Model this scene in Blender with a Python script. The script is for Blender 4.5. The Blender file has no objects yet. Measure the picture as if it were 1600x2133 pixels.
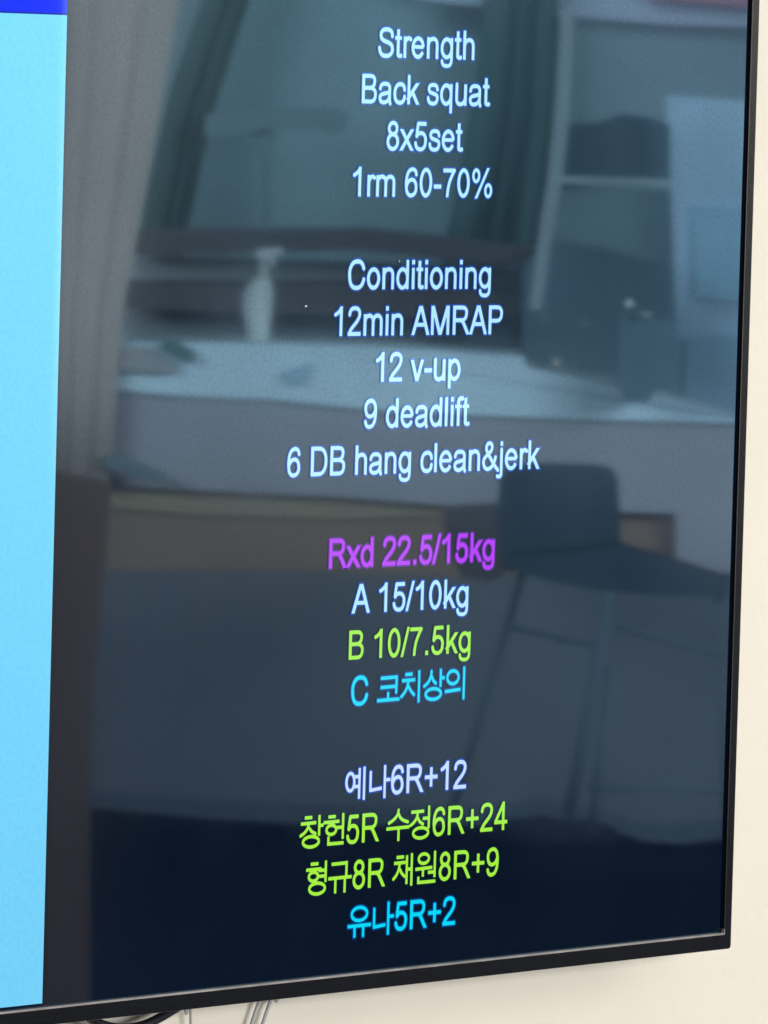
import bpy, math, random
import numpy as np
from mathutils import Vector, Matrix

sc = bpy.context.scene
col = sc.collection

# ------------------------------------------------------------------ camera
EYE = Vector((-3.2664, -2.8222, 1.9888))
CAM_AXES = ((0.6577, 0.0258, -0.7528), (-0.7527, 0.0593, -0.6557), (0.0277, 0.9979, 0.0584))
FOCAL = 15500.0                       # focal length in photograph pixels (1600 x 2133)
cam_data = bpy.data.cameras.new('camera')
cam = bpy.data.objects.new('camera', cam_data)
col.objects.link(cam)
m3 = Matrix(CAM_AXES)
cam.matrix_world = Matrix.Translation(EYE) @ m3.to_4x4()
cam_data.sensor_fit = 'VERTICAL'
cam_data.sensor_height = 24.0
cam_data.lens = FOCAL / 2133.0 * 24.0
cam_data.clip_start = 0.05
cam_data.clip_end = 200
cam_data.dof.use_dof = True
cam_data.dof.focus_distance = 4.31
cam_data.dof.aperture_fstop = 32.0
sc.camera = cam

# ------------------------------------------------------------------ world, lamps, exposure
world = bpy.data.worlds.new('World')
sc.world = world
world.use_nodes = True
world.node_tree.nodes['Background'].inputs[0].default_value = (0.80, 0.88, 1.0, 1)
world.node_tree.nodes['Background'].inputs[1].default_value = 0.3


def area(name, loc, target, sx, sy, watts, color):
    l = bpy.data.lights.new(name, 'AREA')
    l.shape = 'RECTANGLE'
    l.size = sx
    l.size_y = sy
    l.energy = watts
    l.color = color
    o = bpy.data.objects.new(name, l)
    col.objects.link(o)
    o.location = loc
    o.rotation_euler = (Vector(target) - Vector(loc)).to_track_quat('-Z', 'Y').to_euler()
    return o


area('wall_lamp', (3.3, -2.2, 2.9), (0.1, 0.0, 1.6), 1.8, 1.4, 42, (1.0, 0.93, 0.83))
area('near_fill', (-0.2, -5.2, 2.15), (0.1, 0.0, 1.5), 3.4, 1.6, 235, (1.0, 0.98, 0.95))  # added soft frontal fill that lightens the shade under the television
area('counter_fill', (4.6, -9.0, 2.75), (12.0, -10.6, 1.5), 3.4, 1.3, 1100, (1.0, 0.99, 0.97))  # added fill on the counter from the left; no window stands there
area('counter_side_fill', (10.6, -3.6, 2.75), (12.2, -10.6, 1.5), 3.8, 1.3, 1450, (1.0, 0.99, 0.97))  # unseen fill from the right, added to brighten the counter; not a window
area('rear_fill', (12.6, -12.0, 3.3), (15.4, -13.4, 1.7), 2.6, 1.0, 330, (1.0, 0.99, 0.97))  # extra fill put overhead to lift the dim partition

sc.view_settings.view_transform = 'Standard'
sc.view_settings.look = 'None'
sc.view_settings.exposure = 0.0
sc.view_settings.gamma = 1.0
sc.cycles.use_denoising = True
sc.cycles.max_bounces = 6

random.seed(4)


# ------------------------------------------------------------------ materials
def new_mat(name):
    m = bpy.data.materials.new(name)
    m.use_nodes = True
    nt = m.node_tree
    nt.nodes.clear()
    out = nt.nodes.new('ShaderNodeOutputMaterial')
    return m, nt, out


def matte(name, color, rough=0.6, var=0.06, scale=6.0, bump=0.0, bscale=200.0, metal=0.0, spec=0.5):
    m, nt, out = new_mat(name)
    b = nt.nodes.new('ShaderNodeBsdfPrincipled')
    b.inputs['Roughness'].default_value = rough
    b.inputs['Metallic'].default_value = metal
    b.inputs['Specular IOR Level'].default_value = spec
    tc = nt.nodes.new('ShaderNodeTexCoord')
    n = nt.nodes.new('ShaderNodeTexNoise')
    n.inputs['Scale'].default_value = scale
    n.inputs['Detail'].default_value = 5
    nt.links.new(tc.outputs['Object'], n.inputs['Vector'])
    r = nt.nodes.new('ShaderNodeMapRange')
    r.inputs['From Min'].default_value = 0.25
    r.inputs['From Max'].default_value = 0.75
    r.inputs['To Min'].default_value = 1 - var
    r.inputs['To Max'].default_value = 1 + var
    nt.links.new(n.outputs['Fac'], r.inputs['Value'])
    mx = nt.nodes.new('ShaderNodeVectorMath')
    mx.operation = 'SCALE'
    mx.inputs[0].default_value = color
    nt.links.new(r.outputs['Result'], mx.inputs['Scale'])
    nt.links.new(mx.outputs['Vector'], b.inputs['Base Color'])
    if bump:
        n2 = nt.nodes.new('ShaderNodeTexNoise')
        n2.inputs['Scale'].default_value = bscale
        n2.inputs['Detail'].default_value = 6
        nt.links.new(tc.outputs['Object'], n2.inputs['Vector'])
        bp = nt.nodes.new('ShaderNodeBump')
        bp.inputs['Strength'].default_value = bump
        bp.inputs['Distance'].default_value = 0.001
        nt.links.new(n2.outputs['Fac'], bp.inputs['Height'])
        nt.links.new(bp.outputs['Normal'], b.inputs['Normal'])
    nt.links.new(b.outputs['BSDF'], out.inputs['Surface'])
    return m


def screen_mat(name, color, strength=1.0, mottle=0.0, low=None):
    """Lit pixels behind the anti-glare coating of the display."""
    m, nt, out = new_mat(name)
    e = nt.nodes.new('ShaderNodeEmission')
    e.inputs['Strength'].default_value = strength
    if mottle:
        tc = nt.nodes.new('ShaderNodeTexCoord')
        n = nt.nodes.new('ShaderNodeTexNoise')
        n.inputs['Scale'].default_value = 330
        n.inputs['Detail'].default_value = 4
        nt.links.new(tc.outputs['Object'], n.inputs['Vector'])
        r = nt.nodes.new('ShaderNodeMapRange')
        r.inputs['From Min'].default_value = 0.3
        r.inputs['From Max'].default_value = 0.7
        r.inputs['To Min'].default_value = 1 - mottle
        r.inputs['To Max'].default_value = 1 + mottle
        nt.links.new(n.outputs['Fac'], r.inputs['Value'])
        mx = nt.nodes.new('ShaderNodeVectorMath')
        mx.operation = 'SCALE'
        sep = nt.nodes.new('ShaderNodeSeparateXYZ')
        nt.links.new(tc.outputs['Object'], sep.inputs[0])
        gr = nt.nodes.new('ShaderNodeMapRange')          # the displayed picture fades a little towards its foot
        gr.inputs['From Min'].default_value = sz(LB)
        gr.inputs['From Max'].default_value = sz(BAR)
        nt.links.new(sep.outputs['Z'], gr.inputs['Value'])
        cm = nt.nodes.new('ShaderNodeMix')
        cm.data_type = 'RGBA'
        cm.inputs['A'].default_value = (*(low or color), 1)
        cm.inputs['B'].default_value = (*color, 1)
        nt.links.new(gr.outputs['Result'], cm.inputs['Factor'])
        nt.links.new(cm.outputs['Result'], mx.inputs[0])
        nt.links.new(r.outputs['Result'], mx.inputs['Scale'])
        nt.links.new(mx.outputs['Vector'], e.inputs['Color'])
    else:
        e.inputs['Color'].default_value = (*color, 1)
    # anti-glare coating: a clear lobe and a hazy one, mixed unevenly where the glass has been wiped,
    # with the fine sparkle of the etched surface
    tg = nt.nodes.new('ShaderNodeTexCoord')
    sp = nt.nodes.new('ShaderNodeTexNoise')
    sp.inputs['Scale'].default_value = 480
    sp.inputs['Detail'].default_value = 3
    nt.links.new(tg.outputs['Object'], sp.inputs['Vector'])
    sr = nt.nodes.new('ShaderNodeMapRange')
    sr.inputs['From Min'].default_value = 0.3
    sr.inputs['From Max'].default_value = 0.7
    sr.inputs['To Min'].default_value = 0.90
    sr.inputs['To Max'].default_value = 1.10
    nt.links.new(sp.outputs['Fac'], sr.inputs['Value'])
    sc_ = nt.nodes.new('ShaderNodeVectorMath')
    sc_.operation = 'SCALE'
    sc_.inputs[0].default_value = (0.50, 0.80, 1.0)
    nt.links.new(sr.outputs['Result'], sc_.inputs['Scale'])
    g1 = nt.nodes.new('ShaderNodeBsdfGlossy')
    g1.inputs['Roughness'].default_value = 0.016
    g2 = nt.nodes.new('ShaderNodeBsdfGlossy')
    g2.inputs['Roughness'].default_value = 0.085
    mp = nt.nodes.new('ShaderNodeMapping')
    mp.inputs['Rotation'].default_value = (0, 0.5, 0)
    mp.inputs['Scale'].default_value = (14, 1, 5)
    wn = nt.nodes.new('ShaderNodeTexNoise')
    wn.inputs['Scale'].default_value = 1.0
    wn.inputs['Detail'].default_value = 4
    nt.links.new(tg.outputs['Object'], mp.inputs['Vector'])
    nt.links.new(mp.outputs['Vector'], wn.inputs['Vector'])
    wr = nt.nodes.new('ShaderNodeMapRange')
    wr.inputs['From Min'].default_value = 0.3
    wr.inputs['From Max'].default_value = 0.7
    wr.inputs['To Min'].default_value = 0.14
    wr.inputs['To Max'].default_value = 0.42
    nt.links.new(wn.outputs['Fac'], wr.inputs['Value'])
    g = nt.nodes.new('ShaderNodeMixShader')
    nt.links.new(wr.outputs['Result'], g.inputs['Fac'])
    for q, gg in ((1, g1), (2, g2)):
        nt.links.new(sc_.outputs['Vector'], gg.inputs['Color'])
        nt.links.new(gg.outputs['BSDF'], g.inputs[q])
    f = nt.nodes.new('ShaderNodeFresnel')
    f.inputs['IOR'].default_value = 1.9
    mix = nt.nodes.new('ShaderNodeMixShader')
    nt.links.new(f.outputs['Fac'], mix.inputs['Fac'])
    nt.links.new(e.outputs['Emission'], mix.inputs[1])
    nt.links.new(g.outputs['Shader'], mix.inputs[2])
    nt.links.new(mix.outputs['Shader'], out.inputs['Surface'])
    return m


# ------------------------------------------------------------------ helpers
def mesh_obj(name, verts, faces, mat, parent=None, smooth=False):
    me = bpy.data.meshes.new(name)
    me.from_pydata([tuple(v) for v in verts], [], [tuple(f) for f in faces])
    me.validate()
    me.update()
    if smooth:
        for p in me.polygons:
            p.use_smooth = True
    me.materials.append(mat)
    o = bpy.data.objects.new(name, me)
    col.objects.link(o)
    if parent is not None:
        o.parent = parent
        o.matrix_parent_inverse = Matrix.Translation(-parent.location)
    return o


def empty(name, loc, label, cat):
    o = bpy.data.objects.new(name, None)
    o.empty_display_size = 0.1
    o.location = loc
    col.objects.link(o)
    o['label'] = label
    o['category'] = cat
    return o


def tag(o, label, cat):
    o['label'] = label
    o['category'] = cat
    return o


def box_vf(x0, x1, y0, y1, z0, z1, n=0):
    v = [(x0, y0, z0), (x1, y0, z0), (x1, y1, z0), (x0, y1, z0), (x0, y0, z1), (x1, y0, z1), (x1, y1, z1), (x0, y1, z1)]
    f = [(3, 2, 1, 0), (4, 5, 6, 7), (0, 1, 5, 4), (1, 2, 6, 5), (2, 3, 7, 6), (3, 0, 4, 7)]
    return v, [tuple(i + n for i in q) for q in f]


def bevel(o, w, seg=2):
    b = o.modifiers.new('bevel', 'BEVEL')
    b.width = w
    b.segments = seg
    b.limit_method = 'ANGLE'
    return o


def tube(name, pts, r, mat, parent=None, n=10, samples=10):
    pts = [Vector(p) for p in pts]
    P = []
    if len(pts) == 2:
        P = pts
    else:
        for i in range(len(pts) - 1):
            p0 = pts[max(i - 1, 0)]; p1 = pts[i]; p2 = pts[i + 1]; p3 = pts[min(i + 2, len(pts) - 1)]
            for k in range(samples):
                t = k / samples
                P.append(0.5 * ((2 * p1) + (p2 - p0) * t + (2 * p0 - 5 * p1 + 4 * p2 - p3) * t * t + (3 * p1 - p0 - 3 * p2 + p3) * t ** 3))
        P.append(pts[-1])
    V, F = [], []
    for i, p in enumerate(P):
        d = (P[min(i + 1, len(P) - 1)] - P[max(i - 1, 0)]).normalized()
        a = d.cross(Vector((0.31, 0.93, 0.17))).normalized()
        b = d.cross(a)
        for k in range(n):
            w = 2 * math.pi * k / n
            V.append(p + (a * math.cos(w) + b * math.sin(w)) * r)
    for i in range(len(P) - 1):
        for k in range(n):
            a, b = i * n + k, i * n + (k + 1) % n
            F.append((a, b, b + n, a + n))
    F.append(tuple(range(n - 1, -1, -1)))
    F.append(tuple((len(P) - 1) * n + k for k in range(n)))
    return mesh_obj(name, V, F, mat, parent, smooth=True)


# ------------------------------------------------------------------ the room's shell
FX0, FX1, FY0, FY1, CEIL = -8.0, 22.0, -20.0, 0.048, 3.5
wall_m = matte('cream_wall_paint', (0.80, 0.755, 0.66), 0.85, 0.035, 7.0, 0.4, 120.0, spec=0.2)
room_wall_m = matte('pale_room_paint', (0.42, 0.45, 0.47), 0.9, 0.05, 1.5)
floor_m = matte('dark_rubber_floor', (0.004, 0.008, 0.014), 0.9, 0.1, 3.0, spec=0.1)
ceil_m = matte('ceiling_paint', (0.6, 0.6, 0.6), 0.9, 0.03, 2.0)


def structure(name, b, mat):
    o = mesh_obj(name, *box_vf(*b), mat)
    o['kind'] = 'structure'
    return o


structure('wall', (FX0, FX1, FY1, FY1 + 0.15, -0.089, CEIL), wall_m)
structure('floor', (FX0 - 0.2, FX1 + 0.2, FY0 - 0.2, FY1 + 0.2, -0.3, -0.09), floor_m)
structure('ceiling', (FX0 - 0.2, FX1 + 0.2, FY0 - 0.2, FY1 + 0.2, CEIL, CEIL + 0.1), ceil_m)
structure('far_wall', (FX0, FX1, FY0 - 0.15, FY0, -0.089, CEIL), room_wall_m)
structure('end_wall', (FX1, FX1 + 0.15, FY0, FY1, -0.089, CEIL), room_wall_m)
structure('entrance_wall', (FX0 - 0.15, FX0, FY0, FY1, -0.089, CEIL), room_wall_m)

# ------------------------------------------------------------------ television
U = 0.0267                       # one line of text on the display, in metres
Z0 = 2.0                         # baseline of the first line


def sx(u):
    return u * U


def sz(v):
    return Z0 - v * U


IN_R, IN_L, IN_T, IN_B = 11.215, -33.855, -5.52, 19.828
OUT_R, OUT_L, OUT_T, OUT_B = 11.50, -34.14, -5.83, 20.216
SPLIT, BAR, LB = -11.32, -0.657, 19.756

bezel_m = matte('black_plastic_bezel', (0.003, 0.0035, 0.006), 0.26, 0.3, 60, 0.1, 900, spec=0.26)
gasket_m = matte('black_gasket', (0.003, 0.003, 0.004), 0.8, 0.0, spec=0.1)
trim_m = matte('silver_trim', (0.38, 0.35, 0.335), 0.35, 0.3, 50, metal=0.35)
housing_m = matte('dark_housing', (0.02, 0.02, 0.022), 0.6, 0.1, 30)
black_m = screen_mat('unlit_pixels', (0.0002, 0.0022, 0.0115))
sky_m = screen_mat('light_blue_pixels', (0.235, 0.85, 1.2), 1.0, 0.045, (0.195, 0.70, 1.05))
bar_m = screen_mat('blue_pixels', (0.0, 0.02, 1.1), 1.0)

tv = empty('television', ((sx(IN_L) + sx(IN_R)) / 2, 0.03, sz(OUT_B)),
           'large black framed television on the cream wall showing a workout list on a dark screen', 'television')


def ring(name, inner, outer, y0, y1, ri, ro, mat):
    """Rounded frame between two rectangles (u, v), from depth y0 to y1."""
    def loop(r4, rad):
        l, r, t, b = r4
        pts = []
        for cx, cz, a0 in ((r - rad, b + rad, -90), (r - rad, t - rad, 0), (l + rad, t - rad, 90), (l + rad, b + rad, 180)):
            for k in range(7):
                a = math.radians(a0 + k * 15)
                pts.append((cx + rad * math.cos(a), cz + rad * math.sin(a)))
        return pts
    I, O = loop(inner, ri), loop(outer, ro)
    n = len(I)
    V = [(x, y0, z) for x, z in I] + [(x, y0, z) for x, z in O] + [(x, y1, z) for x, z in I] + [(x, y1, z) for x, z in O]
    F = []
    for k in range(n):
        j = (k + 1) % n
        F += [(k, j, n + j, n + k), (2 * n + j, 2 * n + k, 3 * n + k, 3 * n + j), (n + k, n + j, 3 * n + j, 3 * n + k), (j, k, 2 * n + k, 2 * n + j)]
    return mesh_obj(name, V, F, mat, tv)


inn = (sx(IN_L), sx(IN_R), sz(IN_T), sz(IN_B))
out_ = (sx(OUT_L), sx(OUT_R), sz(OUT_T), sz(OUT_B))
g = 0.0006
bz = ring('bezel', (inn[0] - g, inn[1] + g, inn[2] + g, inn[3] - g), out_, -0.0021, 0.014, 0.0008, 0.0022, bezel_m)
bevel(bz, 0.0005, 2)
ring('gasket', (inn[0], inn[1], inn[2], inn[3]), (inn[0] - g * .95, inn[1] + g * .95, inn[2] + g * .95, inn[3] - g * .95), -0.0004, 0.01, 0.0006, 0.0008, gasket_m)
# bright metal lip that runs along the lower inner edge and turns up at the corner
tv_, tf_ = box_vf(sx(IN_L), sx(IN_R) + 0.0004, -0.0027, -0.0005, sz(IN_B) - 0.0012, sz(IN_B) - 0.0001)
v2, f2 = box_vf(sx(IN_R) - 0.0003, sx(IN_R) + 0.0004, -0.0027, -0.0005, sz(IN_B) - 0.0001, sz(IN_B) + 0.0022, 8)
mesh_obj('trim', tv_ + v2, tf_ + f2, trim_m, tv)
h = mesh_obj('housing', *box_vf(sx(OUT_L) + 0.02, sx(OUT_R) - 0.02, 0.0141, 0.036, sz(OUT_B) + 0.012, sz(OUT_T) - 0.02), housing_m, tv)
bevel(h, 0.008, 3)


def sheet(name, u0, u1, v0, v1, y, mat, parent=tv):
    return mesh_obj(name, [(sx(u0), y, sz(v1)), (sx(u1), y, sz(v1)), (sx(u1), y, sz(v0)), (sx(u0), y, sz(v0))], [(0, 1, 2, 3)], mat, parent)


screen = mesh_obj('screen', *box_vf(sx(IN_L), sx(IN_R), 0.0, 0.008, sz(IN_B), sz(IN_T)), black_m, tv)
screen['label'] = 'dark glossy display reflecting the room'
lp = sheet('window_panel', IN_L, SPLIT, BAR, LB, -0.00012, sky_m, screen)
lp['label'] = 'light blue panel filling the left of the screen'
tb = sheet('title_bar', IN_L, SPLIT, IN_T, BAR - 0.035, -0.00012, bar_m, screen)
tb['label'] = 'blue title bar above the light blue panel'
sheet('title_bar_line', IN_L, SPLIT, BAR - 0.035, BAR, -0.00012, screen_mat('dark_blue_pixels', (0.0, 0.012, 0.42)), screen)  # thin dark blue line displayed along the bar's lower edge
mesh_obj('wall_bracket', *box_vf(-0.60, -0.05, 0.0361, 0.0479, 1.62, 2.0), housing_m, tv)

# ------------------------------------------------------------------ lettering: strokes -> outline -> flat mesh
EM = 0.869
ADV = dict(zip(' %&+-./', [278, 889, 667, 584, 333, 278, 278]))
ADV.update({c: 556 for c in '0123456789abdeghnopqu'})
ADV.update(A=667, B=667, C=722, D=722, M=833, P=667, R=722, S=667, c=500, f=278, i=222, j=222, k=500, l=222, m=833,
           r=333, s=500, t=278, v=500, x=500)


def ell(cx, cy, rx, ry, a0=0, a1=360, n=28):
    return [(cx + rx * math.cos(math.radians(a0 + (a1 - a0) * k / n)), cy + ry * math.sin(math.radians(a0 + (a1 - a0) * k / n))) for k in range(n + 1)]


def spl(*pts):
    """Catmull-Rom through points; a third item marks a corner."""
    runs, cur = [], []
    for p in pts:
        cur.append(p[:2])
        if len(p) == 3 and len(cur) > 1:
            runs.append(cur)
            cur = [p[:2]]
    if len(cur) > 1:
        runs.append(cur)
    res = []
    for run in runs:
        if len(run) == 2:
            q = run
        else:
            q = []
            for i in range(len(run) - 1):
                p0 = run[max(i - 1, 0)]; p1 = run[i]; p2 = run[i + 1]; p3 = run[min(i + 2, len(run) - 1)]
                for k in range(6):
                    t = k / 6
                    q.append(tuple(0.5 * (2 * b + (c - a) * t + (2 * a - 5 * b + 4 * c - d) * t * t + (3 * b - a - 3 * c + d) * t ** 3)
                                   for a, b, c, d in zip(p0, p1, p2, p3)))
            q.append(run[-1])
        res += q if not res else q[1:]
    return res


C = 1  # corner marker
W, Wh = 92, 84
G = {
 'S': [(spl((572, 512), (542, 622), (450, 677), (333, 687), (222, 667), (152, 605), (142, 530), (175, 455), (262, 405), (345, 382), (440, 356), (545, 298), (582, 205), (558, 115), (470, 48), (345, 29), (215, 47), (128, 125), (92, 238)), 90)],
 't': [([(130, 540), (130, 690)], W), (spl((130, 600), (130, 120), (146, 60), (190, 38), (258, 44)), W), ([(16, 484), (252, 484)], 72)],
 'r': [([(110, 0), (110, 519)], W), (spl((110, 270), (122, 380), (165, 452), (228, 484), (285, 480), (335, 456)), 88)],
 'e': [([(80, 276), (472, 276)], 74), (ell(276, 259, 196, 232, 5, 331), 88)],
 'n': [([(110, 0), (110, 519)], W), (spl((110, 265), (122, 375), (178, 458), (275, 490), (372, 474), (430, 410), (446, 320), (446, 0, C)), 88)],
 'h': [([(110, 0), (110, 716)], W), (spl((110, 265), (122, 375), (178, 458), (275, 490), (372, 474), (430, 410), (446, 320), (446, 0, C)), 88)],
 'm': [([(110, 0), (110, 519)], W), (spl((110, 290), (122, 390), (175, 465), (262, 490), (345, 475), (400, 420), (417, 330), (417, 0, C)), 88),
       (spl((417, 290), (432, 390), (485, 465), (572, 490), (652, 475), (706, 420), (724, 330), (724, 0, C)), 88)],
 'g': [([(448, 0), (448, 519)], 86), (spl((448, 30), (446, -50), (425, -120), (365, -165), (270, -178), (160, -160), (105, -112), (90, -50)), 80), (ell(264, 266, 186, 226), 86)],
 'q': [([(448, -199), (448, 519)], 86), (ell(264, 260, 186, 232), 86)],
 'd': [([(448, 0), (448, 716)], 86), (ell(264, 260, 186, 232), 86)],
 'p': [([(108, -199), (108, 519)], 86), (ell(292, 260, 186, 232), 86)],
 'o': [(ell(278, 260, 196, 230), 90)],
 'a': [(spl((82, 362), (112, 440), (175, 482), (270, 491), (370, 478), (428, 425), (440, 350), (440, 130), (450, 50), (472, -2)), 86),
       (spl((440, 292), (330, 262), (200, 240), (108, 205), (80, 142), (108, 62), (200, 28), (310, 42), (400, 100), (440, 195)), 84)],
 'c': [(spl((452, 345), (425, 430), (360, 480), (275, 490), (170, 460), (102, 375), (82, 262), (100, 140), (165, 55), (270, 28), (365, 45), (430, 105), (456, 192)), 88)],
 'k': [([(110, 0), (110, 716)], 88), ([(60, 100), (500, 590)], 90, (0, 519)), ([(222, 340), (500, -70)], 90, (0, 519))],
 's': [(spl((425, 370), (393, 455), (320, 488), (240, 493), (150, 475), (105, 425), (104, 365), (152, 310), (250, 282), (350, 256), (415, 210), (422, 140), (385, 62), (310, 30), (235, 27), (142, 46), (90, 100), (72, 172)), 84)],
 'u': [([(446, 0), (446, 519)], W), (spl((110, 519), (110, 519, C), (110, 200), (124, 95), (180, 42), (270, 28), (368, 60), (430, 140), (446, 255)), 88)],
 'x': [([(0, 579), (500, -60)], 90, (0, 519)), ([(-5, -60), (495, 579)], 90, (0, 519))],
 'v': [([(25, 610), (270, -60)], 90, (0, 519)), ([(475, 610), (230, -60)], 90, (0, 519))],
 'i': [([(111, 0), (111, 519)], W), ([(111, 616), (111, 716)], W)],
 'j': [(spl((112, 519), (112, 519, C), (112, -60), (100, -140), (60, -170), (0, -168), (-40, -160)), 86), ([(112, 616), (112, 716)], 88)],
 'l': [([(108, 0), (108, 716)], W)],
 'f': [(spl((300, 680), (235, 688), (165, 670), (133, 610), (130, 540), (130, 0, C)), W), ([(10, 484), (250, 484)], 72)],
 'B': [(spl((120, 674, C), (370, 674), (475, 655), (528, 600), (532, 530), (512, 455), (450, 402), (370, 380), (120, 376, C)), 84), ([(120, 0), (120, 716)], 95),
       (spl((120, 376, C), (400, 376), (505, 345), (565, 280), (572, 200), (545, 110), (480, 58), (390, 42), (120, 42, C)), 84)],
 'A': [([(23, -60), (352, 790)], 95, (0, 716)), ([(644, -60), (315, 790)], 95, (0, 716)), ([(140, 252), (525, 252)], 82)],
 'M': [([(118, 0), (118, 716)], 92), ([(715, 0), (715, 716)], 92), ([(104, 790), (437, -60)], 98, (0, 716)), ([(729, 790), (396, -60)], 98, (0, 716))],
 'R': [([(124, 0), (124, 716)], 95), (spl((124, 674, C), (420, 674), (528, 655), (585, 598), (590, 515), (565, 430), (500, 372), (400, 357), (124, 357, C)), 84),
       (spl((390, 350), (450, 320), (520, 225), (600, 100), (700, -60)), 92, (0, 716))],
 'C': [(spl((628, 500), (572, 612), (480, 674), (370, 686), (240, 655), (147, 565), (99, 440), (98, 345), (115, 215), (168, 103), (260, 43), (365, 29), (478, 48), (580, 125), (638, 255)), 92)],
 'D': [([(125, 0), (125, 716)], 95), (spl((125, 674, C), (330, 674), (460, 660), (560, 590), (615, 480), (628, 355), (610, 225), (550, 118), (460, 58), (350, 42), (125, 42, C)), 86)],
 'P': [([(125, 0), (125, 716)], 95), (spl((125, 674, C), (390, 674), (498, 652), (558, 585), (567, 500), (545, 412), (480, 352), (380, 334), (125, 334, C)), 84)],
 '0': [(ell(275, 353, 188, 324), 88)],
 '1': [([(327, 0), (327, 716)], 90), (spl((340, 716), (300, 650), (240, 590), (175, 548), (108, 520)), 84, (-20, 719))],
 '2': [(spl((85, 508), (112, 605), (180, 662), (280, 679), (388, 660), (452, 592), (458, 508), (420, 418), (340, 325), (225, 225), (130, 130), (90, 46)), 86, (0, 740)), ([(33, 42), (505, 42)], 84)],
 '4': [([(370, 0), (370, 716)], 86), ([(380, 700), (65, 215)], 84), ([(28, 204), (528, 204)], 80)],
 '5': [(spl((478, 668, C), (170, 668, C), (118, 345, C)), 84), (spl((122, 350), (190, 418), (290, 437), (398, 402), (458, 312), (463, 225), (438, 120), (370, 50), (272, 28), (170, 50), (108, 112), (84, 190)), 86)],
 '6': [(spl((462, 540), (425, 635), (355, 677), (285, 680), (185, 640), (112, 530), (84, 380), (86, 250), (115, 120), (190, 45), (285, 28), (390, 65), (450, 150), (458, 240), (432, 340), (370, 405), (285, 422), (190, 395), (120, 320), (92, 250)), 84)],
 '7': [(spl((48, 664, C), (470, 664, C), (385, 545), (290, 370), (236, 180), (214, -5)), 84, (0, 706))],
 '8': [(ell(277, 538, 150, 142), 84), (ell(277, 210, 186, 183), 86)],
 '%': [(ell(205, 540, 112, 146), 74), (ell(684, 165, 112, 146), 74), ([(195, -60), (692, 770)], 74, (-26, 728))],
 '&': [(spl((660, -10), (600, 38), (520, 110), (400, 240), (270, 395), (195, 500), (182, 580), (220, 655), (295, 685), (378, 655), (405, 580), (368, 490), (280, 420), (170, 350), (95, 275), (83, 185), (122, 82), (210, 32), (310, 38), (420, 100), (500, 210), (548, 335)), 84)],
 '+': [([(55, 355), (530, 355)], 82), ([(292, 118), (292, 592)], 86)],
 '-': [([(32, 258), (302, 258)], 90)],
 '.': [([(140, 0), (140, 100)], 102)],
 '/': [([(8, -60), (272, 780)], 78, (-12, 728))],
}
G['9'] = [([(550 - x, 706 - y) for x, y in G['6'][0][0]], 84)]

# Hangul syllables drawn on an em square; x is later widened by 1.1
HW = 72
ko = lambda *s: [(list(p), HW) for p in s]
HG = {
 '코': ko([(140, 630), (710, 640)], [(140, 400), (690, 410)], [(690, 670), (680, 230)], [(405, 270), (405, 90)], [(30, 75), (800, 85)]),
 '치': ko([(200, 685), (440, 690)], [(90, 535), (540, 545)], spl((310, 535), (270, 370), (190, 240), (60, 120)), spl((315, 390), (400, 270), (530, 155)), [(680, 765), (680, -30)]),
 '상': ko(spl((320, 740), (300, 600), (210, 450), (60, 350)), spl((335, 590), (390, 490), (490, 410)), [(645, 770), (645, 320)], [(645, 545), (790, 545)], ell(400, 150, 270, 135)),
 '의': ko(ell(290, 540, 200, 165), [(20, 190), (560, 225)], [(680, 790), (680, -30)]),
 '예': ko(ell(205, 385, 135, 220), [(340, 510), (480, 510)], [(340, 265), (480, 265)], [(515, 715), (515, -40)], [(680, 740), (680, -75)]),
 '나': ko([(110, 620), (110, 145), (120, 145)], [(80, 135), (500, 175)], [(600, 740), (600, -75)], [(600, 375), (790, 375)]),
 '창': ko([(190, 735), (430, 735)], [(60, 590), (570, 600)], spl((330, 590), (280, 460), (180, 360), (40, 290)), spl((350, 470), (430, 385), (570, 320)), [(680, 775), (680, 270)], [(680, 520), (820, 520)], ell(410, 130, 270, 130)),
 '헌': ko([(200, 710), (440, 710)], [(40, 575), (570, 585)], ell(305, 385, 165, 115), [(500, 430), (700, 430)], [(700, 775), (700, 140)], [(215, 215), (215, 20)], [(180, 35), (730, 35)]),
 '수': ko(spl((405, 745), (370, 620), (240, 500), (60, 415)), spl((410, 640), (480, 530), (600, 460), (750, 415)), [(0, 280), (790, 290)], [(420, 290), (420, -40)]),
 '정': ko([(60, 650), (500, 655)], spl((285, 645), (260, 510), (160, 390), (30, 310)), spl((290, 500), (360, 400), (490, 320)), [(470, 470), (670, 470)], [(680, 780), (680, 215)], ell(405, 110, 265, 130)),
 '형': ko([(180, 720), (430, 720)], [(30, 580), (540, 585)], ell(275, 405, 155, 110), [(450, 545), (690, 545)], [(450, 400), (690, 400)], [(690, 775), (690, 250)], ell(410, 100, 265, 135)),
 '규': ko([(100, 670), (610, 675)], [(610, 715), (605, 330)], [(0, 315), (790, 320)], [(240, 310), (240, -60)], [(560, 310), (560, -60)]),
 '채': ko([(130, 690), (380, 690)], [(50, 545), (440, 550)], spl((240, 545), (210, 380), (130, 240), (20, 140)), spl((250, 390), (320, 280), (430, 190)), [(490, 720), (490, 0)], [(660, 760), (660, -50)], [(490, 370), (660, 370)]),
 '원': ko(ell(290, 600, 180, 120), [(10, 345), (590, 360)], [(270, 340), (270, 150)], [(450, 240), (670, 240)], [(680, 770), (680, 110)], [(115, 150), (115, -10)], [(80, 5), (710, 5)]),
 '유': ko(ell(390, 510, 265, 165), [(0, 215), (790, 220)], [(235, 210), (235, -70)], [(530, 210), (530, -70)]),
}


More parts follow.
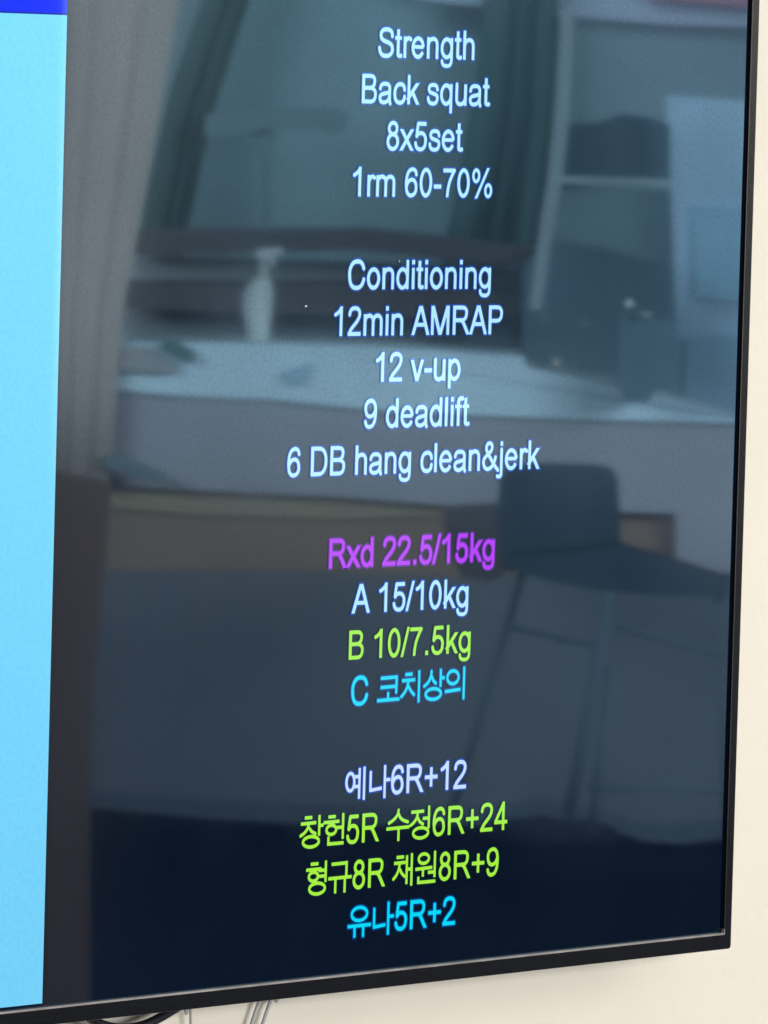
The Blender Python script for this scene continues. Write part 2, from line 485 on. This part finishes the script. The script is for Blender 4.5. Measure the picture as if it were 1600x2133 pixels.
def glyph_mesh(strokes, xs, grow):
    """Fill the union of strokes (em/1000) as a flat mesh by marching squares."""
    step = 17.0
    xa = [p[0] for s in strokes for p in s[0]]
    ya = [p[1] for s in strokes for p in s[0]]
    x0, y0 = min(xa) * xs - 90, max(min(ya), -260) - 90
    nx = int((max(xa) * xs + 90 - x0) / step) + 2
    ny = int((min(max(ya), 800) + 90 - y0) / step) + 2
    X, Y = np.meshgrid(x0 + np.arange(nx) * step, y0 + np.arange(ny) * step, indexing='ij')
    D = np.full(X.shape, 1e6)
    for s in strokes:
        pts = [(p[0] * xs, p[1]) for p in s[0]]
        hw = s[1] / 2
        d = np.full(X.shape, 1e6)
        for i in range(len(pts) - 1):
            ax, ay = pts[i]; bx, by = pts[i + 1]
            L = math.hypot(bx - ax, by - ay)
            if L < 1e-6:
                continue
            ux, uy = (bx - ax) / L, (by - ay) / L
            t = (X - ax) * ux + (Y - ay) * uy
            w = np.abs(-(X - ax) * uy + (Y - ay) * ux) - hw
            e = np.maximum(-t, t - L)
            q = np.where((w > 0) & (e > 0), np.hypot(w, e), np.maximum(w, e))
            d = np.minimum(d, q)
        for p in pts[1:-1]:
            d = np.minimum(d, np.hypot(X - p[0], Y - p[1]) - hw)
        if len(s) > 2:
            d = np.maximum(d, np.maximum(s[2][0] - Y, Y - s[2][1]))
        D = np.minimum(D, d)
    D = grow - D                                   # > 0 inside
    D[np.abs(D) < 1e-3] = 1e-3
    V, F, idx = [], [], {}

    def vid(key, x, y):
        if key not in idx:
            idx[key] = len(V)
            V.append((x, y))
        return idx[key]

    def corner(i, j):
        return vid(('c', i, j), X[i, j], Y[i, j])

    def cut(i, j, k, l):
        a, b = D[i, j], D[k, l]
        t = a / (a - b)
        return vid(('e', min((i, j), (k, l)), max((i, j), (k, l))), X[i, j] + (X[k, l] - X[i, j]) * t, Y[i, j] + (Y[k, l] - Y[i, j]) * t)
    for i in range(nx - 1):
        for j in range(ny - 1):
            cs = [(i, j), (i + 1, j), (i + 1, j + 1), (i, j + 1)]
            ins = [D[c] > 0 for c in cs]
            if not any(ins):
                continue
            poly = []
            for k in range(4):
                a, b = cs[k], cs[(k + 1) % 4]
                if ins[k]:
                    poly.append(corner(*a))
                if ins[k] != ins[(k + 1) % 4]:
                    poly.append(cut(*a, *b))
            if len(poly) > 2:
                F.append(tuple(poly))
    return V, F


glyph_cache = {}


def glyph(ch, grow):
    k = (ch, grow)
    if k not in glyph_cache:
        glyph_cache[k] = glyph_mesh(HG[ch], 1.10, grow) if ch in HG else glyph_mesh(G[ch], 1.0, grow)
    return glyph_cache[k]


def text_line(text, line, mat, y, grow, name, label=None, dx=0.0):
    adv = lambda c: 868 if c in HG else ADV[c]
    total = sum(adv(c) for c in text)
    pen = -total / 2
    V, F = [], []
    for c in text:
        if c != ' ':
            v, f = glyph(c, grow)
            n = len(V)
            for (x, yy) in v:
                V.append((sx((pen + x + dx) / 1000 * EM), y, sz(line - yy / 1000 * EM)))
            F += [tuple(n + q for q in ff) for ff in f]
        pen += adv(c)
    o = mesh_obj(name, V, F, mat, screen)
    if label:
        o['label'] = label
    return o


white = screen_mat('white_letters', (0.50, 0.90, 1.06))
pale = screen_mat('pale_lavender_letters', (0.62, 0.80, 1.12))
purple = screen_mat('purple_letters', (0.53, 0.03, 1.08))
green = screen_mat('lime_letters', (0.42, 0.96, 0.055))
cyan = screen_mat('cyan_letters', (0.0, 0.78, 1.05))
f_blue = screen_mat('blue_letter_halo', (0.0, 0.05, 0.42))
f_dark = screen_mat('dark_letter_halo', (0.0, 0.012, 0.02))
f_violet = screen_mat('violet_letter_halo', (0.12, 0.01, 0.36))
f_cyan = screen_mat('deep_cyan_letter_halo', (0.0, 0.05, 0.26))

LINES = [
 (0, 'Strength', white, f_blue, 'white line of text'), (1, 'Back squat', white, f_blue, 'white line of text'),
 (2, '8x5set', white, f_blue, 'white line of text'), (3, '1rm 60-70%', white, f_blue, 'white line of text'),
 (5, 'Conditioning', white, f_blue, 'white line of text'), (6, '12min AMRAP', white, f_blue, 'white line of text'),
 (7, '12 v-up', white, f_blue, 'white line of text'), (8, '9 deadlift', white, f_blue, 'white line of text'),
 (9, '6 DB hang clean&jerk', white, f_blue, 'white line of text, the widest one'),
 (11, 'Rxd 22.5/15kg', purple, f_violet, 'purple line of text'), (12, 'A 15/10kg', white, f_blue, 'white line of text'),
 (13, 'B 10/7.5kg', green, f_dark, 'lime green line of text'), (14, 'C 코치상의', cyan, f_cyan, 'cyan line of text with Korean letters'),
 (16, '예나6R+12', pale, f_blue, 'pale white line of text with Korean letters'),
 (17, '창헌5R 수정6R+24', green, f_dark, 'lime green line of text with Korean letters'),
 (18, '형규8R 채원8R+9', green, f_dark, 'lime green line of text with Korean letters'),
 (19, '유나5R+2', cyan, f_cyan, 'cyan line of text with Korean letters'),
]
for ln, t, m, fm, lab in LINES:
    text_line(t, ln, fm, -0.0002, 46.0, 'letter_halo')  # halo painted as a wider, dimmer copy behind each line
    text_line(t, ln, m, -0.0003, 7.0, 'text_line', lab)

dust_m = matte('pale_dust', (0.7, 0.7, 0.68), 0.9, 0.1)
for (u, v, w, hgt) in ((-3.72, 5.36, 0.10, 0.05), (-0.72, 4.40, 0.04, 0.06)):
    x, z = sx(u), sz(v)
    mesh_obj('dust_speck', [(x - w * U / 2, -.0005, z), (x, -.0005, z - hgt * U / 2), (x + w * U / 2, -.0005, z + .0002), (x, -.0005, z + hgt * U / 2), (x, -.0009, z)],
             [(0, 1, 4), (1, 2, 4), (2, 3, 4), (3, 0, 4), (3, 2, 1, 0)], dust_m, screen)

# ------------------------------------------------------------------ cables below the television
FWD = -Vector((m3[0][2], m3[1][2], m3[2][2]))
RIGHT = Vector((m3[0][0], m3[1][0], m3[2][0]))
UP = Vector((m3[0][1], m3[1][1], m3[2][1]))


def ray(px, py):
    return FWD + RIGHT * ((px - 800.0) / FOCAL) - UP * ((py - 1066.5) / FOCAL)


def on_depth(px, py, y):
    d = ray(px, py)
    return EYE + d * ((y - EYE.y) / d.y)


black_cable_m = matte('black_rubber_cable', (0.006, 0.007, 0.012), 0.5, 0.1, 40)
pale_cable_m = matte('pale_plastic_cord', (0.42, 0.42, 0.42), 0.45, 0.05, 40)
tag(tube('power_cable', [on_depth(120, 2060, .028), on_depth(160, 2098, .026), on_depth(195, 2126, .028), on_depth(240, 2141, .028),
                         on_depth(290, 2138, .028), on_depth(335, 2119, .03), on_depth(390, 2085, .034)], 0.0027, black_cable_m),
    'black cable looping down from behind the television', 'cable')
A_ = on_depth(384, 2080, .04); B_ = on_depth(388, 2112, .04); C_ = on_depth(398, 2140, .041)
tag(tube('cord', [A_, B_, C_, C_ + Vector((.01, .0, -.2)), C_ + Vector((.0, .0, -.8))], 0.0008, pale_cable_m),
    'thin pale cord hanging beside the black cable', 'cord')
for (xa, xb, lab) in ((553, 524, 'left of the two thin pale cords slanting down below the television'),
                      (577, 547, 'right of the two thin pale cords slanting down below the television')):
    P = on_depth(xa + 9, 2062, .041); Q = on_depth(xa, 2084, .041); R_ = on_depth(xb, 2134, .042)
    o = tag(tube('white_cable', [P, Q, R_, R_ + Vector((-.06, .001, -.15)), R_ + Vector((-.1, .001, -.9))], 0.0011, pale_cable_m), lab, 'cord')
    o['group'] = 'pair of thin cords below the television'

# ------------------------------------------------------------------ the room across from the television, seen as its reflection
HORIZ = Vector((FWD.x, FWD.y, 0)).normalized()
AWAY = Vector((HORIZ.x, -HORIZ.y, 0))


def far(px, py, dist):
    """Point of the room whose mirror image in the display lies on this sight line, dist metres along it."""
    d = ray(px, py)
    t = dist / (d.x * HORIZ.x + d.y * HORIZ.y)
    p = EYE + d * t
    return Vector((p.x, -p.y, p.z))


def slab(name, px, dist, depth, mat, parent=None, to_floor=False):
    f = [far(x, y, dist) for x, y in px]
    if to_floor:
        f = [Vector((p.x, p.y, max(p.z, 0.0))) for p in f]
    b = [p + AWAY * depth for p in f]
    n = len(f)
    F = [tuple(range(n)), tuple(range(2 * n - 1, n - 1, -1))]
    for k in range(n):
        j = (k + 1) % n
        F.append((j, k, n + k, n + j))
    return mesh_obj(name, f + b, F, mat, parent)


PAINT = dict(
    door_foot=(0.41, 0.55, 0.66), nozzle=(0.66, 0.66, 0.62),
    curtain=(0.70, 0.52, 0.445), backwall=(0.36, 0.46, 0.48), drape=(0.13, 0.215, 0.19), rack=(0.105, 0.085, 0.083),
    rackgap=(0.62, 0.60, 0.58), clock=(0.193, 0.241, 0.252), bottle=(0.90, 0.851, 0.799), worktop=(0.80, 0.88, 0.93),
    apron=(0.44, 0.385, 0.41), apron_shade=(0.311, 0.192, 0.135), panel=(0.172, 0.165, 0.178), column=(0.155, 0.085, 0.065),
    stool=(0.034, 0.052, 0.066), post=(0.474, 0.503, 0.512), band=(0.623, 0.630, 0.741), red=(0.650, 0.312, 0.374),
    machine=(0.045, 0.07, 0.085), rightpanel=(0.546, 0.653, 0.764), rightdark=(0.42, 0.59, 0.71), box=(0.131, 0.180, 0.209),
    tool=(0.358, 0.351, 0.343), blob=(0.95, 0.95, 0.799), wall2=(0.36, 0.43, 0.46), gray=(0.474, 0.410, 0.399))
M = {k: matte(k + '_paint', v, 0.8, 0.05, 5.0, spec=0.2) for k, v in PAINT.items()}


def folded(name, left, right, dist, amp, folds, mat, parent=None):
    """Hanging cloth with vertical folds between two edges given top to bottom."""
    n, rows = 72, len(left)
    V, F = [], []
    for j in range(rows):
        a, b = far(*left[j], dist), far(*right[j], dist)
        for i in range(n + 1):
            t = i / n
            ph = 2 * math.pi * folds * t
            V.append(a.lerp(b, t) + AWAY * (amp * (math.sin(ph + 0.6 * math.sin(ph * 0.53 + 1.3)) + 0.35 * math.sin(2.3 * ph + 1))))
    for j in range(rows - 1):
        for i in range(n):
            k = j * (n + 1) + i
            F.append((k, k + 1, k + n + 2, k + n + 1))
    o = mesh_obj(name, V, F, mat, parent, smooth=True)
    sol = o.modifiers.new('thickness', 'SOLIDIFY')
    sol.thickness = 0.004
    return o


# curtain at the left, beside the light blue panel
cur = empty('curtain', far(120, 1000, 19.93), 'grey beige curtain mirrored at the left of the dark screen', 'curtain')
folded('cloth', [(144, -300), (138, 30), (128, 300), (118, 650), (111, 985)], [(430, -300), (370, 30), (322, 300), (256, 650), (228, 1000)], 19.93, 0.006, 2.2, M['curtain'], cur)
slab('reflection_blocker', [(-300, -300), (140, -300), (107, 985), (86, 2300), (-300, 2300)], 19.97, 0.05, matte('dark_blocker_paint', (0.008, 0.010, 0.012), 0.9), cur)  # added dark sheet keeps bright reflections off the blue bar and panel
# back wall with drape and the band under the ceiling
bw = tag(slab('partition_wall', [(-1500, -700), (1250, -700), (1250, 1760), (-1500, 1600)], 24.5, 0.1, M['backwall']), 'blue grey partition mirrored behind the counter', 'wall')
tag(folded('drape', [(470, -400), (425, -10), (352, 200), (305, 420), (266, 700)], [(590, -400), (520, 0), (440, 250), (392, 480), (360, 706)], 24.0, 0.05, 2.5, M['drape']), 'dark green drape mirrored beside the curtain', 'drape')
tag(folded('folded_drape', [(1040, -400), (1010, 20), (990, 200), (950, 420), (880, 730)], [(1180, -400), (1160, 60), (1150, 300), (1125, 520), (1090, 760)], 24.1, 0.05, 3.2, M['drape']), 'dark green drape mirrored beside the slanting post', 'drape')
ar = empty('pull_up_bar', far(560, 250, 23.5), 'dark bar with a bracket mirrored above the spray bottle', 'exercise bar')
slab('bar', [(430, 238), (560, 228), (700, 225), (728, 240), (718, 272), (690, 280), (660, 268), (560, 268), (490, 282), (425, 284)], 23.5, 0.12, M['clock'], ar)
slab('bracket', [(520, 268), (566, 268), (560, 470), (548, 470), (545, 330)], 23.52, 0.1, M['clock'], ar)
rk = empty('storage_rack', far(600, 715, 22.6), 'dark wide storage rack mirrored behind the counter', 'rack')
slab('rack_shelf', [(270, 482), (760, 478), (1130, 520), (1125, 560), (760, 522), (268, 530)], 22.6, 0.4, M['rack'], rk)
slab('rack_back', [(266, 530), (1125, 560), (1100, 760), (250, 730)], 23.05, 0.05, M['rackgap'], rk)
slab('rack_shelf', [(255, 590), (760, 592), (1115, 610), (1105, 660), (760, 660), (250, 640)], 22.6, 0.4, M['rack'], rk)

# right part: post, shelf, machine, pale panel
tag(slab('ceiling_band', [(820, -150), (1700, -150), (1700, 62), (1400, 52), (1200, 36), (1130, 38), (1000, 12), (880, 0)], 24.2, 0.12, M['band']), 'pale beam mirrored across the top right of the screen', 'beam')
tag(slab('red_sign', [(1340, -150), (1700, -150), (1700, 22), (1560, 16), (1440, 4), (1340, -4)], 24.1, 0.05, M['red']), 'dull red board mirrored in the top right corner', 'board')
tag(slab('side_panel', [(1180, 30), (1700, 50), (1700, 900), (1110, 760), (1150, 300)], 24.3, 0.1, M['wall2']), 'blue grey board mirrored right of the post', 'board')
tag(slab('post', [(1170, 20), (1198, 20), (1186, 250), (1172, 370), (1148, 500), (1128, 645), (1104, 645), (1122, 500), (1142, 370), (1160, 200)], 21.5, 0.06, M['post']), 'slim pale post mirrored right of the writing', 'post')
mc = tag(slab('machine', [(1176, 262), (1260, 256), (1300, 238), (1360, 246), (1396, 262), (1398, 372), (1172, 368)], 22.0, 0.4, M['machine']), 'dark machine standing on the thin shelf right of the post', 'machine')
tag(slab('thin_shelf', [(1160, 368), (1400, 375), (1400, 386), (1160, 379)], 21.9, 0.5, M['post']), 'thin pale shelf fixed to the post under the dark machine', 'shelf')
tag(slab('lower_cabinet', [(1150, 400), (1400, 400), (1410, 800), (1105, 700)], 23.0, 0.3, M['clock']), 'blue grey cabinet mirrored below the thin shelf', 'cabinet')
tag(slab('dark_cabinet', [(1090, 560), (1150, 500), (1300, 530), (1405, 560), (1410, 770), (1180, 775), (1090, 745)], 22.4, 0.3, M['box']), 'dark low cabinet mirrored under the blue grey one', 'cabinet')
rp = empty('door', far(1480, 880, 22.8), 'pale blue door leaf mirrored at the right edge of the screen', 'door')
slab('door_leaf', [(1388, 198), (1760, 225), (1760, 920), (1412, 900), (1404, 500)], 22.8, 0.06, M['rightpanel'], rp)
slab('door_panel', [(1444, 430), (1700, 440), (1700, 640), (1446, 620)], 22.77, 0.02, M['rightdark'], rp)
slab('door_panel', [(1428, 700), (1700, 700), (1700, 900), (1424, 860)], 22.77, 0.02, M['door_foot'], rp)
tag(slab('tall_box', [(1290, 640), (1310, 650), (1365, 655), (1412, 670), (1410, 800), (1368, 812), (1350, 838), (1302, 832), (1285, 790)], 19.75, 0.25, M['box']), 'tall dark box standing on the counter near its right end', 'box')
for q, (cx, cy, w, hh) in enumerate(((1312, 632, 7, 8), (1346, 654, 14, 6), (1216, 674, 8, 7), (1135, 660, 8, 6))):
    lab = ('small round pale knob mirrored above the tall dark box', 'flat pale lid mirrored on top of the tall dark box',
           'small dull cup mirrored in the middle of the dark cabinet', 'small dull cup mirrored at the foot of the post')[q]
    o = tag(slab('knob' if q == 0 else 'lid' if q == 1 else 'cup', [(cx + w * math.cos(a * math.pi / 5), cy + hh * math.sin(a * math.pi / 5)) for a in range(10)], 19.7 if q < 2 else 22.2, 0.03,
                 M['blob'] if q == 0 else M['tool']), lab, ('knob', 'lid', 'cup', 'cup')[q])
tag(slab('tin', [(1153, 748), (1167, 748), (1165, 778), (1152, 776)], 21.0, 0.08, M['curtain']), 'small pale tin mirrored on the counter behind the writing', 'tin')

# counter with a pale top
ct = empty('counter', far(800, 1690, 20.0), 'long counter with a pale blue white top mirrored across the screen', 'counter')
slab('worktop', [(258, 712), (590, 716), (800, 722), (1000, 738), (1090, 742), (1100, 765), (1200, 785), (1380, 825), (1450, 845), (1530, 866), (1760, 915),
                 (1760, 905), (1530, 882), (1200, 873), (1000, 866), (800, 856), (560, 832), (400, 826), (228, 812)], 20.0, 0.45, M['worktop'], ct)
slab('apron', [(228, 812), (400, 826), (560, 832), (800, 856), (1000, 866), (1200, 873), (1530, 882), (1760, 905), (1760, 1200), (1410, 1190), (1408, 1070), (1280, 1066), (1040, 1062), (700, 1035), (228, 1012)], 20.03, 0.4, M['apron'], ct)
slab('apron_shade_board', [(150, 1008), (228, 1012), (700, 1035), (1040, 1062), (1300, 1066), (1408, 1070), (1410, 1180), (1000, 1205), (640, 1190), (150, 1190)], 20.1, 0.3, M['apron_shade'], ct)  # brown strip painted dark for the shade below the apron
slab('trim_board', [(229, 1013), (700, 1036), (1030, 1062), (1030, 1072), (700, 1082), (400, 1072), (229, 1058)], 20.08, 0.02, matte('olive_board_paint', (0.40, 0.28, 0.17), 0.8), ct)
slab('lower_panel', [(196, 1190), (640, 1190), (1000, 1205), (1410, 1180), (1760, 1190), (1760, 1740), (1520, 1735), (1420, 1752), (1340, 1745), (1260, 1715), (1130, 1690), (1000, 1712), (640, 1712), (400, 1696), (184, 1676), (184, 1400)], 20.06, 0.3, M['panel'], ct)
slab('plinth', [(184, 1650), (640, 1676), (1000, 1680), (1130, 1662), (1270, 1690), (1340, 1714), (1430, 1712), (1520, 1704), (1760, 1710), (1760, 1745), (1520, 1745), (1420, 1758), (1340, 1752), (1260, 1722), (1130, 1698), (1000, 1718), (640, 1718), (400, 1702), (184, 1682)], 20.055, 0.02, matte('plinth_paint', (0.10, 0.11, 0.13), 0.8), ct)  # darker strip at the counter's foot, softening its edge against the floor
slab('end_post', [(110, 985), (228, 1008), (215, 1200), (195, 1400), (184, 1700), (184, 2300), (84, 2300)], 15.5, 0.1, M['column'], ct)
tag(slab('notebook', [(252, 722), (300, 722), (372, 766), (365, 778), (238, 770)], 19.96, 0.02, M['gray']), 'grey notebook mirrored at the left end of the counter', 'notebook')
tag(slab('stapler', [(338, 712), (368, 712), (405, 734), (404, 756), (378, 748), (334, 728)], 19.94, 0.05, M['drape']), 'dark small tool mirrored on the counter left of the spray bottle', 'tool')
tag(slab('sticker', [(596, 776), (630, 762), (644, 756), (640, 782), (632, 802), (606, 795)], 19.97, 0.02, M['rightdark']), 'faint grey sticker mirrored on the counter edge', 'sticker')
tag(slab('strap', [(216, 950), (255, 948), (300, 970), (345, 988), (340, 1000), (280, 990), (215, 972)], 19.9, 0.04, M['clock']), 'dark strap mirrored on the front of the counter at the left', 'strap')


def lathe(name, px_profile, dist, mat, parent=None, n=20):
    V, F = [], []
    for (cx, cy, r) in px_profile:
        c = far(cx, cy, dist)
        rr = r * dist / FOCAL
        for k in range(n):
            a = 2 * math.pi * k / n
            V.append(c + Vector((math.cos(a), math.sin(a), 0)) * rr)
    for i in range(len(px_profile) - 1):
        for k in range(n):
            j = (k + 1) % n
            F.append((i * n + k, i * n + j, (i + 1) * n + j, (i + 1) * n + k))
    F.append(tuple(range(n - 1, -1, -1)))
    F.append(tuple((len(px_profile) - 1) * n + k for k in range(n)))
    return mesh_obj(name, V, F, mat, parent, smooth=True)


bt = empty('spray_bottle', far(540, 716, 20.2), 'white spray bottle mirrored on the counter behind the writing', 'spray bottle')
lathe('bottle_body', [(540, 716, 24), (538, 680, 25), (536, 640, 32), (538, 612, 32), (542, 592, 26), (548, 578, 17)], 20.2, M['bottle'], bt)
lathe('neck', [(549, 578, 14), (551, 548, 12), (553, 535, 13)], 20.2, M['nozzle'], bt)
slab('trigger_head', [(534, 522), (545, 518), (590, 515), (589, 528), (575, 532), (572, 556), (564, 556), (562, 540), (545, 544), (533, 532)], 20.17, 0.05, M['nozzle'], bt)

# tall chair standing before the counter
st = empty('chair', far(1180, 1700, 18.6), 'dark chair with thin splayed legs mirrored before the counter', 'chair')
slab('backrest', [(1050, 1190), (1038, 1080), (1040, 1000), (1058, 972), (1130, 966), (1240, 968), (1276, 976), (1288, 1000), (1292, 1080), (1296, 1170), (1240, 1200)], 18.7, 0.04, M['stool'], st)
slab('seat', [(1050, 1165), (1290, 1140), (1400, 1170), (1525, 1212), (1520, 1244), (1380, 1242), (1250, 1232), (1150, 1212), (1075, 1192)], 18.4, 0.25, M['stool'], st)


leg_m = matte('worn_leg_paint', (0.11, 0.135, 0.155), 0.8, 0.1, 5.0, spec=0.2)


def leg(name, a, b, r, dist):
    return tube(name, [far(*a, dist), far(*b, dist)], r * dist / FOCAL, leg_m, st)


leg('leg', (1090, 1190), (942, 1690), 8, 18.75)
leg('leg', (1272, 1230), (1185, 1700), 12, 18.4)
leg('leg', (1268, 1390), (1232, 1735), 8, 18.8)
leg('leg', (1498, 1236), (1514, 1740), 7, 18.45)
leg('rung', (1062, 1306), (1240, 1346), 6, 18.6)
leg('rung', (1285, 1306), (1506, 1362), 6, 18.42)
leg('rung', (1225, 1640), (1512, 1646), 6, 18.42)
tag(slab('duffel_bag', [(930, 1062), (1052, 1056), (1052, 1200), (1020, 1215), (960, 1200), (925, 1120)], 19.2, 0.2, M['rack']), 'dark soft bag mirrored left of the chair back', 'bag')
tag(lathe('shadow_disc', [(1150, 1752, 130), (1150, 1740, 135), (1150, 1722, 135), (1150, 1715, 120)], 19.0, matte('rubber_plate', (0.006, 0.010, 0.016), 0.9, 0.05), None, 28), 'black disc standing in for the round shadow under the chair', 'painted shadow')  # shadow at the chair's base modelled as a dark disc
